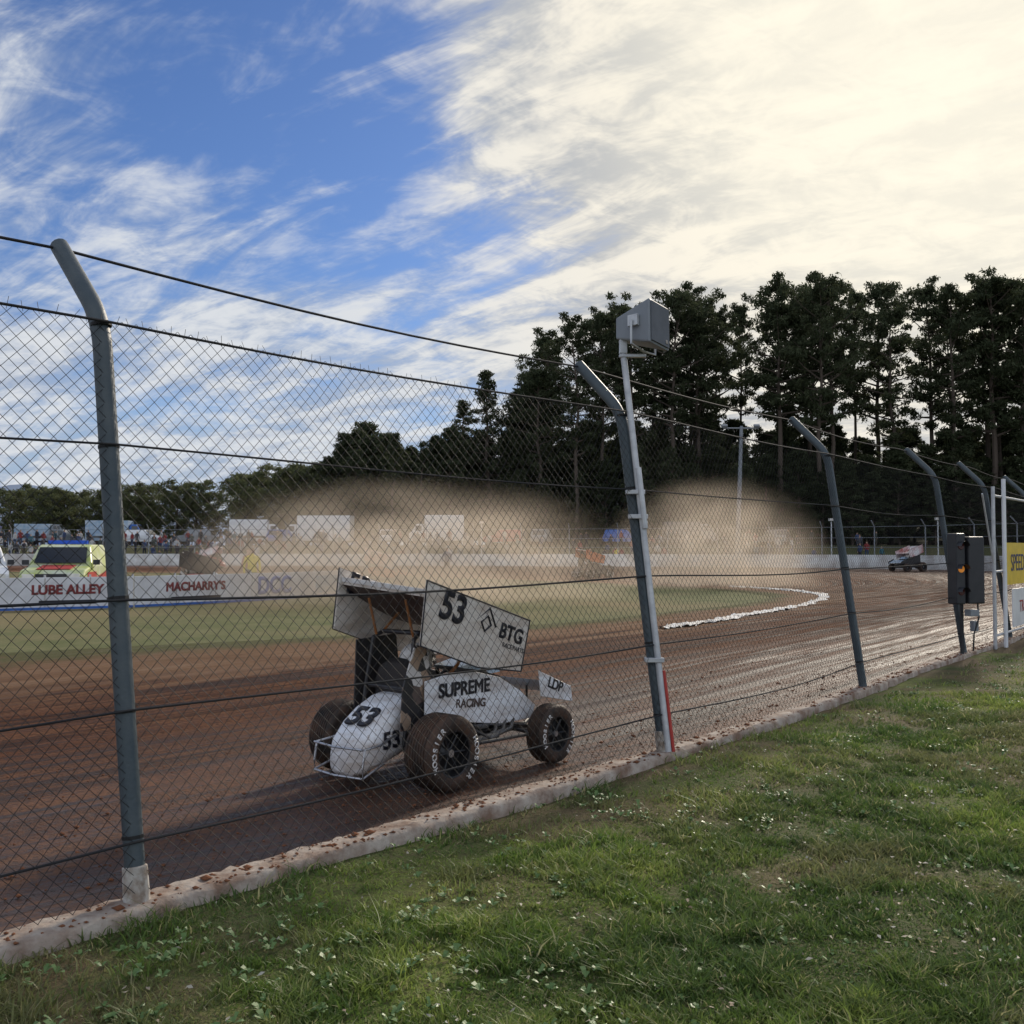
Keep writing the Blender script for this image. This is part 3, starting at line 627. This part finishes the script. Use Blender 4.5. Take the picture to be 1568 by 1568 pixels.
# ---------------------------------------------------------------- vehicles
m_glass=mat('dark_glass',(.015,.018,.022),.08,spec=.8); m_lime=mat('hi_vis_lime',(.40,.46,.12),.4,c2=(.55,.57,.45),ns=1.5); m_lamp=mat('lamp_glass',(.7,.7,.65),.15); m_bl=mat('beacon_blue',(.02,.1,.6),.2)
def wheels4(mb,xs,hw,r,mi):
    for x in xs:
        for s_ in(-1,1): mb.lathe([(.001,.11*s_),(r*.6,.11*s_),(r*.62,.08*s_),(r*.92,.11*s_),(r,.07*s_),(r,-.08*s_),(r*.9,-.11*s_)],(x,s_*(hw-.12),r),20,mi)
def wagon(name,loc,rz,paint,stripe,beacon=True):
    E=empty(name,loc,rz); hw=.95
    pr=[(-2.3,.45),(-2.35,.95),(-2.25,1.15),(-2.05,1.75),(-1.9,1.85),(.25,1.85),(.5,1.78),(1.1,1.18),(2.1,1.05),(2.3,.92),(2.35,.5),(2.3,.4)]
    n=len(pr); V=[]; 
    for x,z in pr: k=hw if z<1.2 else hw-.16; V.append((x,-k,z))
    for x,z in pr: k=hw if z<1.2 else hw-.16; V.append((x,k,z))
    F=[tuple(range(n)),tuple(range(2*n-1,n-1,-1))]+[(i,i+n,(i+1)%n+n,(i+1)%n) for i in range(n)]
    MB().add(V,F).obj('body',[paint],E,False,.05)
    mb=MB()
    mb.add([(1.09,-.78,1.24),(1.09,.78,1.24),(.56,.72,1.74),(.56,-.72,1.74)],[(0,1,2,3)]); V=[(v[0]+.03,v[1],v[2]+.025) for v in mb.V]; mb.V=V
    for s_ in(-1,1):
        y0=s_*(hw-.02);y1=s_*(hw-.145)
        for x0,x1,x2,x3 in((.95,.10,.10,.45),(.02,-.9,-.9,.02),(-1.0,-2.05,-1.95,-1.0)): mb.add([(x0,y0,1.24),(x1,y0,1.24),(x2,y1,1.74),(x3,y1,1.74)],[(0,1,2,3)])
    mb.add([(-2.27,-.7,1.22),(-2.27,.7,1.22),(-2.09,.66,1.72),(-2.09,-.66,1.72)],[(0,1,2,3)])
    mb.obj('windows',[m_glass],E)
    mb=MB().box((2.36,.66,.85),(.06,.34,.18),0).box((2.36,-.66,.85),(.06,.34,.18),0).box((2.365,0,.84),(.05,.9,.2),1).box((2.42,0,.55),(.12,1.8,.22),1)
    if beacon: mb.box((-.1,0,1.93),(.28,1.2,.12),2)
    mb.box((1.6,0,1.135),(.9,1.0,.02),3,(0,R(7),0)); mb.box((0,-.965,.85),(3.6,.01,.25),3).box((0,.965,.85),(3.6,.01,.25),3).box((-2.4,0,.75),(.02,1.6,.35),3)
    mb.box((.95,1.07,1.28),(.1,.2,.16),1).box((.95,-1.07,1.28),(.1,.2,.16),1)
    mb.obj('lights_and_trim',[m_lamp,m_blk,m_bl,stripe],E,False,.01)
    mb=MB(); wheels4(mb,(-1.45,1.45),hw,.37,0); mb.obj('wheels',[m_tyre],E,True)
    return E
def truck(name,loc,rz,paint,boxm,L=5.2,H=2.9):
    E=empty(name,loc,rz)
    MB().box((-.2,0,.55+H/2),(L,2.3,H)).obj('cargo_box',[boxm],E,False,.04)
    MB().plate([(L/2-.1,.55),(L/2-.1,2.5),(L/2+.7,2.5),(L/2+1.3,1.6),(L/2+1.6,1.4),(L/2+1.65,.5)],0,2.1).obj('cab',[paint],E,False,.06)
    MB().add([(L/2+.75,-.9,2.45),(L/2+.75,.9,2.45),(L/2+1.3,.95,1.66),(L/2+1.3,-.95,1.66)],[(0,1,2,3)]).box((L/2+.5,-1.06,2.0),(.7,.02,.6)).box((L/2+.5,1.06,2.0),(.7,.02,.6)).box((-.2,-1.16,1.0),(L*.9,.01,.25)).obj('windows_and_trim',[m_glass],E)
    mb=MB(); wheels4(mb,(-L*.3,-L*.12,L/2+.7),1.1,.45,0); mb.box((.3,0,.45),(L,.8,.2),0); mb.obj('wheels_and_chassis',[m_tyre],E,True)
wagon('rescue_vehicle',(-14.7,34.0,-.16),R(-78),m_lime,m_red)
wagon('parked_car',(-17.6,33.5,-.16),R(-60),m_white,m_blk,False)
def G(x,y): return (x,y,float(gz(x,y)))
truck('box_truck',G(-31,122),R(8),m_white,m_white,4.4,2.5)
truck('race_transporter',G(-22.5,123),R(175),m_white,m_white,6.4,3.0)
truck('box_truck',G(-8.2,121),R(185),m_white,m_white,4.6,3.0)
truck('box_truck',G(-48,123),R(5),m_bb,m_blue,5,2.4)
truck('box_truck',G(-57,123),R(12),m_spk,m_blue,4,2.0)
truck('box_truck',G(20,120),R(5),m_spk,m_grl,4,2.2)
for x,c in((-53,m_spk),(-43,m_white),(-37,m_spk),(-14.5,m_white),(-1,m_rd),(3.5,m_spk),(13,m_bb),(31,m_spk),(-27,m_bb)): wagon('parked_car',G(x,119+random.random()*3),R(random.choice((0,180,90))+random.uniform(-12,12)),c,c,False)
def gazebo(x,y,m):
    E=empty('gazebo',G(x,y)); mb=MB()
    for a in(-1.5,1.5):
        for b in(-1.5,1.5): mb.tube([(a,b,0),(a,b,2.2)],.04,6)
    mb.add([(-1.6,-1.6,2.2),(1.6,-1.6,2.2),(1.6,1.6,2.2),(-1.6,1.6,2.2),(0,0,3.0),(-1.6,-1.6,1.95),(1.6,-1.6,1.95),(1.6,1.6,1.95),(-1.6,1.6,1.95)],[(0,1,4),(1,2,4),(2,3,4),(3,0,4),(0,5,6,1),(1,6,7,2),(2,7,8,3),(3,8,5,0)],1); mb.obj('canopy_and_legs',[m_galv,m],E)
gazebo(-61,118,m_navy)
# ---------------------------------------------------------------- outer wall + posts
ow=empty('concrete_wall'); mw=mat('wall_white',(.60,.60,.58),.7,c2=(.36,.33,.30),ns=.9)
ts=np.arange(56,arc[-1]-2,1.0); o_=OP(ts); n_=ON(ts)
V=np.zeros((len(ts),4,3))
for j,(a,z) in enumerate(((0,-.17),(0,.98),(-.2,.98),(-.2,-.17))): V[:,j,:2]=o_+n_*a; V[:,j,2]=z
ii=np.arange(len(ts)*4).reshape(-1,4); fast('wall_body',V.reshape(-1,3),gridF(ii),[mw],ow)
mb=MB()
for tt in np.arange(56,arc[-1]-5,4.5):
    p=OP(tt)-ON(tt)*.26; n=ON(tt); mb.tube([(p[0],p[1],-.1),(p[0],p[1],3.3),(p[0]+n[0]*.5,p[1]+n[1]*.5,3.8)],.05,6)
for h in(1.6,2.4,3.3):
    q_=[(*(OP(tt)-ON(tt)*.26),h) for tt in np.arange(56,arc[-1]-5,4.5)]; mb.tube(q_,.02,4)
mb.obj('catch_fence_posts',[m_spk],ow)
def lightpole(x,y,h,name='light_pole'):
    E=empty(name,(x,y,-.15)); MB().tube([(0,0,0),(.5,0,h)],[.24,.15],10).tube([(-1.2,0,h-.2),(2.1,0,h-.2)],.07,8).obj('pole',[m_spk],E,True)
    mb=MB()
    for a in(-1.1,1.9): mb.box((a,-.1,h+.0),(.55,.35,.22),0,(R(30),0,0))
    mb.obj('floodlights',[m_spk],E,False,.02)
lightpole(20.8,95,13.0)
for x,y in((28.3,91),(36.5,88),(13,100),(-3,101)):
    E=empty('lamp_post',(x,y,-.1)); MB().tube([(0,0,0),(0,0,4.0)],.06,8).box((0,0,4.15),(.4,.35,.22),1).obj('post_and_lamp',[m_galv,m_wlt],E)
# ---------------------------------------------------------------- people
m_skin=mat('skin',(.45,.27,.19),.6)
def pmat(name,cols):
    m,t,b,o=newmat(name); oi=t.n('ShaderNodeObjectInfo').outputs['Random']; cr=t.n('ShaderNodeValToRGB'); cr.color_ramp.interpolation='CONSTANT'
    el=cr.color_ramp.elements; el[0].color=(*cols[0],1); el[1].position=1/len(cols); el[1].color=(*cols[1],1)
    for i,c in enumerate(cols[2:]): e=el.new((i+2)/len(cols)); e.color=(*c,1)
    t.L.new(oi,cr.inputs[0]); t.L.new(cr.outputs[0],b.inputs['Base Color']); b.inputs['Roughness'].default_value=.85; return m
m_top=pmat('tops',[(.02,.02,.03),(.04,.06,.13),(.22,.03,.03),(.04,.04,.05),(.4,.4,.4),(.06,.07,.06),(.03,.03,.04),(.03,.10,.13),(.05,.05,.06)]); m_leg=pmat('trousers',[(.02,.02,.03),(.04,.06,.12),(.08,.07,.05),(.03,.03,.03)]); m_hair=pmat('hair',[(.03,.02,.01),(.1,.05,.02),(.02,.02,.02),(.25,.17,.08)])
def person_mesh(name,pose,top):
    if pose=='stand': J=[((0,0,.93),.15,-1),((0,0,1.15),.14,0),((0,0,1.38),.165,1),((0,0,1.50),.06,2),((0,.01,1.60),.085,3),((0,.01,1.68),.09,4),((0,.01,1.74),.06,5),
      ((.20,0,1.40),.065,2),((.27,.02,1.12),.045,7),((.24,-.14,.92),.035,8),((.23,-.20,.88),.035,9),((-.20,0,1.40),.065,2),((-.27,.03,1.13),.045,11),((-.26,-.06,.88),.035,12),((-.26,-.08,.81),.035,13),
      ((.10,0,.84),.10,0),((.12,-.02,.48),.065,15),((.12,.02,.09),.045,16),((.13,-.12,.04),.045,17),((-.10,0,.84),.10,0),((-.12,-.01,.48),.065,19),((-.13,.03,.09),.045,20),((-.15,-.11,.04),.045,21)]
    else: J=[((0,0,.50),.16,-1),((0,.02,.72),.15,0),((0,-.02,.95),.165,1),((0,-.04,1.07),.06,2),((0,-.05,1.17),.085,3),((0,-.05,1.25),.09,4),((0,-.05,1.31),.06,5),
      ((.20,0,.97),.065,2),((.25,-.08,.72),.045,7),((.14,-.30,.62),.035,8),((.12,-.36,.60),.035,9),((-.20,0,.97),.065,2),((-.25,-.08,.72),.045,11),((-.14,-.30,.62),.035,12),((-.12,-.36,.6),.035,13),
      ((.11,-.06,.48),.10,0),((.14,-.45,.50),.07,15),((.14,-.45,.09),.045,16),((.15,-.57,.04),.045,17),((-.11,-.06,.48),.10,0),((-.14,-.45,.50),.07,19),((-.14,-.45,.09),.045,20),((-.15,-.57,.04),.045,21)]
    me=bpy.data.meshes.new('tmp'); me.from_pydata([j[0] for j in J],[(j[2],i) for i,j in enumerate(J) if j[2]>=0],[])
    ob=bpy.data.objects.new('tmp',me); COL.objects.link(ob); ob.modifiers.new('s','SKIN'); sm_=ob.modifiers.new('ss','SUBSURF'); sm_.levels=1
    sv=me.skin_vertices[0].data
    for i,j in enumerate(J): sv[i].radius=(j[1],j[1]*(.72 if i<3 else 1)); sv[i].use_root=(i==0)
    bpy.context.view_layer.update(); dg=bpy.context.evaluated_depsgraph_get(); r=bpy.data.meshes.new_from_object(ob.evaluated_get(dg)); r.name=name
    bpy.data.objects.remove(ob); r.materials.clear()
    for mm in(top,m_leg,m_skin,m_hair): r.materials.append(mm)
    hz=J[3][0][2]; wz=J[0][0][2]
    for p in r.polygons:
        c=p.center; p.use_smooth=True
        p.material_index=(3 if (c.z>hz+.17 or (c.y>.04 and c.z>hz+.06)) else 2) if c.z>hz+.01 else (0 if c.z>wz+.02 or (pose!='stand' and c.y>-.2 and c.z>.58) else 1)
        if abs(c.x)>.2 and c.z<wz+.1 and pose=='stand' and c.z>.7: p.material_index=2 if c.z<.9 else 0
        if c.z<.08: p.material_index=3
    return r
try:
    ps=person_mesh('person_a','stand',m_top); pt=person_mesh('person_b','sit',m_top); pv=person_mesh('person_c','stand',mat('hi_vis_vest',(.75,.62,.05),.6))
    crowd=empty('spectator_crowd')
    def put(me,x,y,z,rz,s_,par,nm='spectator'):
        o=bpy.data.objects.new(nm,me); link(o,par); o.location=(x,y,z); o.rotation_euler=(0,0,rz); o.scale=(s_,)*3
    for k in range(360):
        y=random.uniform(104,118); uu=random.random(); x=(-.52+ (uu**1.15)*.88)*y
        if x>6 and random.random()<.25: continue
        put(random.choice((ps,ps,pt)),x,y,float(gz(x,y)),random.gauss(0,.6),random.uniform(.9,1.08),crowd)
    for x,y,me_ in((-8.9,35.2,pv),(10.6,104,pv)):
        E=empty('marshal',(x,y,-.16),R(20)); put(me_,0,0,0,0,1.0,E,'body')
    for x,y in((-9.6,37.5),(5.0,66),(-3.8,60)):
        E=empty('crew_member',(x,y,-.16),random.uniform(-1,1)); put(ps,0,0,0,0,1.0,E,'body')
except Exception as ex: print('PEOPLE',ex)
# ---------------------------------------------------------------- trees
def folmat(name,a,b_,tr=.25):
    m,t,b,o=newmat(name); oi=t.n('ShaderNodeObjectInfo').outputs['Random']; ri=t.n('ShaderNodeNewGeometry').outputs['Random Per Island']
    c=t.mix(ri,a,b_); c=t.mix(t.m('MULTIPLY',oi,.45),c,tuple(x*.55 for x in a))
    t.L.new(c,b.inputs['Base Color']); b.inputs['Roughness'].default_value=.75; b.inputs['Specular IOR Level'].default_value=.1
    q=t.n('ShaderNodeBsdfTranslucent'); t.L.new(c,q.inputs[0]); ms=t.n('ShaderNodeMixShader'); ms.inputs[0].default_value=tr
    t.L.new(b.outputs[0],ms.inputs[1]); t.L.new(q.outputs[0],ms.inputs[2]); t.L.new(ms.outputs[0],o.inputs[0]); return m
m_pine=folmat('pine_needles',(.036,.048,.024),(.085,.098,.052),.3); m_olive=folmat('olive_leaves',(.085,.10,.045),(.16,.17,.085),.35); m_bark=flat('bark',(.09,.07,.056),.9)
def tree_mesh(name,H,cb,rad,nl,lp_,leaves,ls,style,fol,seed,cs=.21):
    r=random.Random(seed); g_=np.random.default_rng(seed); mb=MB()
    wx=[0];wy=[0]
    for k in range(10): wx.append(wx[-1]+r.gauss(0,H*.006)); wy.append(wy[-1]+r.gauss(0,H*.006))
    tr=lambda f:(np.interp(f*10,range(11),wx),np.interp(f*10,range(11),wy),f*H)
    mb.tube([tr(f/10) for f in range(11)],[H*.012*(1-f/10)**.8+.03 for f in range(11)],7,1)
    C=[];CS=[]
    for k in range(nl):
        f=cb+(1-cb)*((k+r.random())/nl)**.9; f=min(f,.985); u=(f-cb)/(1-cb)
        if style=='cone': ln=rad*(1-u)**.9*r.uniform(.7,1.2)+.2
        elif style=='ovate': ln=rad*min(1,.6+u*2)*(1-u)**.6*r.uniform(.55,1.25)+.25
        elif style=='round': ln=rad*math.sqrt(max(.05,1-(1.6*u-.75)**2/1.0))*r.uniform(.5,1.15)
        else: ln=rad*(.45+.75*math.sin(math.pi*min(1,.12+u*.9)))*r.uniform(.3,1.2)*(1-.30*max(0,u-.75)/.25)
        a=k*2.4+r.random(); p=Vector(tr(f)); el=r.uniform(.05,.5)
        if style=='cone': el=r.uniform(-.1,.25)
        if style=='ovate': el=r.uniform(.15,.75)
        if style=='tall': el=r.uniform(.15,.6)+(.4 if u>.6 else 0)
        d=Vector((math.cos(a),math.sin(a),el)); 
        e=p+d*ln; mid_=p+d*ln*.5+Vector((0,0,-ln*.06))
        mb.tube([p,mid_,e],[H*.0035*(1.2-u)+.02,H*.002*(1.2-u)+.015,.012],4,1)
        for q in range(lp_):
            s_=r.uniform(.45,1.05); c=p+d*ln*s_+Vector((r.gauss(0,ln*.10),r.gauss(0,ln*.10),r.gauss(0,ln*.07))); C.append(c); CS.append((.45+.45*r.random())*rad*cs+.12)
    C.append(Vector(tr(.99))); CS.append(rad*.10+.12)
    C=np.array([tuple(c) for c in C]); CS=np.array(CS); n=len(C)*leaves
    ci=np.repeat(np.arange(len(C)),leaves); o_=g_.normal(size=(n,3)); o_/=np.linalg.norm(o_,axis=1,keepdims=True); o_*=(g_.random((n,1))**.5)*np.array([1.25,1.25,.70])
    P0=C[ci]+o_*CS[ci][:,None]
    a=g_.normal(size=(n,3)); a[:,2]+= .5; a/=np.linalg.norm(a,axis=1,keepdims=True); bb=np.cross(a,g_.normal(size=(n,3))); bb/=np.linalg.norm(bb,axis=1,keepdims=True)
    sz=ls*(.5+.9*g_.random((n,1))); V=np.stack([P0-a*sz,P0+bb*sz*.32,P0+a*sz,P0-bb*sz*.32],1).reshape(-1,3)
    nv=len(mb.V); F=(np.arange(n)[:,None]*4+[0,1,2,3]+nv).tolist()
    me=bpy.data.meshes.new(name); me.from_pydata(mb.V+V.tolist(),[],mb.F+F); me.materials.append(fol); me.materials.append(m_bark)
    me.polygons.foreach_set('material_index',np.concatenate([np.ones(len(mb.F),int),np.zeros(n,int)]).astype(np.int32)); me.update(); return me
tall=[tree_mesh('tall%d'%i,30,(.40,.46,.38,.52,.44)[i],4.6,44,4,50,.27,'tall',m_pine,10+i,.195) for i in range(5)]
bush=[tree_mesh('bush%d'%i,14,.04,3.1,72,3,50,.22,'ovate',m_pine,20+i,.20) for i in range(4)]
cone=[tree_mesh('cone%d'%i,20,.08,3.9,64,4,26,.22,'cone',m_pine,30+i,.15) for i in range(2)]
oliv=[tree_mesh('oliv%d'%i,8,.10,3.4,44,4,46,.17,'round',m_olive,40+i,.17) for i in range(3)]
def plant(name,me,x,y,H,H0,wf=1.):
    o=bpy.data.objects.new(name,me); link(o); o.location=(x,y,float(gz(x,y))-.2); k=H/H0; o.scale=(k*wf,k*wf,k); o.rotation_euler=(0,0,random.random()*6.3)
su=[780,815,850,900,950,1000,1080,1125,1160,1250,1350,1450,1530,1600,1800,2300]; sv_=[640,560,500,492,475,462,438,474,440,436,434,442,422,434,440,460]
for y,dx_ in((127,4.5),(134,5.4),(146,8)):
    x=3.0 if y<130 else 5
    while x<88:
        u=784+1572*x/y; v=np.interp(u,su,sv_)+random.uniform(-4,1)+(random.random()**2)*52
        H=(838-v)/1572*y+1.6-float(gz(x,y))
        gap=(1080<u<1155 or 1290<u<1335 or 1385<u<1405)
        if not gap: plant('pine_tree',random.choice(tall),x,y+random.uniform(-3,3),H,30,random.uniform(.8,1.12)*(1.25 if H<24 else 1))
        x+=dx_*random.uniform(.6,1.45)
for u,v in((1098,478),(1135,470),(1312,452)):
    y=146; x=(u-784)/1572*y; plant('pine_tree',tall[3],x,y,(838-v)/1572*y+1.6-float(gz(x,y)),30,.65)
for y,h0,h1 in((123,8,12.5),(130,10,15),(139,13,17),(156,11,15)):
    x=1.0
    while x<95:
        plant('young_pine_tree',random.choice(bush),x,y+random.uniform(-2,2),random.uniform(h0,h1),14,random.uniform(.95,1.35)); x+=random.uniform(2.6,4.2)
for u,v,k in((505,700,'b'),(530,665,'b'),(560,648,'b'),(590,664,'b'),(620,690,'b'),(645,676,'c'),(668,668,'b'),(690,655,'b'),(715,612,'c'),(752,568,'c'),(735,660,'b'),(775,668,'b'),(800,600,'b'),(600,662,'c'),(640,700,'b'),(545,690,'b'),(575,690,'b'),(700,700,'b'),(760,700,'b'),(480,722,'b'),(660,705,'b'),(720,690,'b'),(812,570,'b'),(680,715,'b'),(610,715,'b'),(790,690,'b'),(520,685,'b'),(550,660,'b'),(570,668,'b'),(605,680,'b'),(630,685,'b'),(655,690,'b'),(680,680,'b'),(705,668,'b'),(745,672,'b'),(590,700,'b'),(625,705,'b'),(532,712,'b'),(790,630,'b'),(775,700,'b')):
    y=random.uniform(126,140); x=(u-784)/1572*y; H=(838-v)/1572*y+1.6-float(gz(x,y))
    if k=='c': plant('conifer_tree',random.choice(cone),x*.96,y-5,H*.97,20,1.1)
    else: plant('pine_tree',random.choice(bush),x,y,H,14,random.uniform(.95,1.25))
x=-95
while x<-22:
    y=random.uniform(128,150); u=784+1572*x/y; v=np.interp(u,[-200,0,150,300,420,500],[760,752,750,742,722,712])+random.uniform(-6,16)
    plant('broadleaf_tree',random.choice(oliv),x,y,(838-v)/1572*y+1.6-float(gz(x,y)),8,random.uniform(.8,1.2)); x+=random.uniform(1.1,2.3)
# distant hills
hx=np.linspace(-1500,-200,60); hh_=60+34*np.sin(hx*.006)+14*np.sin(hx*.021+1)-.05*(hx+700)
V=np.concatenate([np.stack([hx,np.full(60,1500.),np.full(60,-5.)],-1),np.stack([hx,np.full(60,1800.),hh_],-1),np.stack([hx,np.full(60,2300.),np.full(60,-5.)],-1)]); ii=np.arange(180).reshape(3,60)
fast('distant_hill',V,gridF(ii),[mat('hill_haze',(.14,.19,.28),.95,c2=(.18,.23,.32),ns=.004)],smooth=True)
# ---------------------------------------------------------------- dust
def dust(loc,scl,d,seed,col):
    bpy.ops.mesh.primitive_ico_sphere_add(subdivisions=3,radius=1,location=loc); o=bpy.context.object; o.name='dust_cloud'; o.scale=scl
    m=bpy.data.materials.new('dust_mat'); m.use_nodes=True; t=NT(m.node_tree); out=t.n('ShaderNodeOutputMaterial'); v=t.n('ShaderNodeVolumePrincipled')
    v.inputs['Color'].default_value=(*col,1); v.inputs['Anisotropy'].default_value=.4
    tc=t.n('ShaderNodeTexCoord').outputs['Object']; ln=t.n('ShaderNodeVectorMath',operation='LENGTH'); t.L.new(tc,ln.inputs[0])
    f=t.mr(ln.outputs['Value'],.0,.95,1,0,True); n=t.mr(t.noise(t.mapping(tc,(1.2,1,1.3),(0,0,0),(seed,seed,0)),2.4,2,.6,.3),.32,.66,.08,1,True)
    t.L.new(t.m('MULTIPLY',t.m('MULTIPLY',f,n),d),v.inputs['Density']); t.L.new(v.outputs[0],out.inputs['Volume']); o.data.materials.append(m)
    try: m.cycles.volume_step_rate=8
    except Exception as ex: print(ex)
dust((-3.6,35,.5),(9.5,8,4.0),.46,3,(.86,.73,.58))
dust((9.2,47,.6),(6,7,4.8),.52,8,(.86,.74,.60))
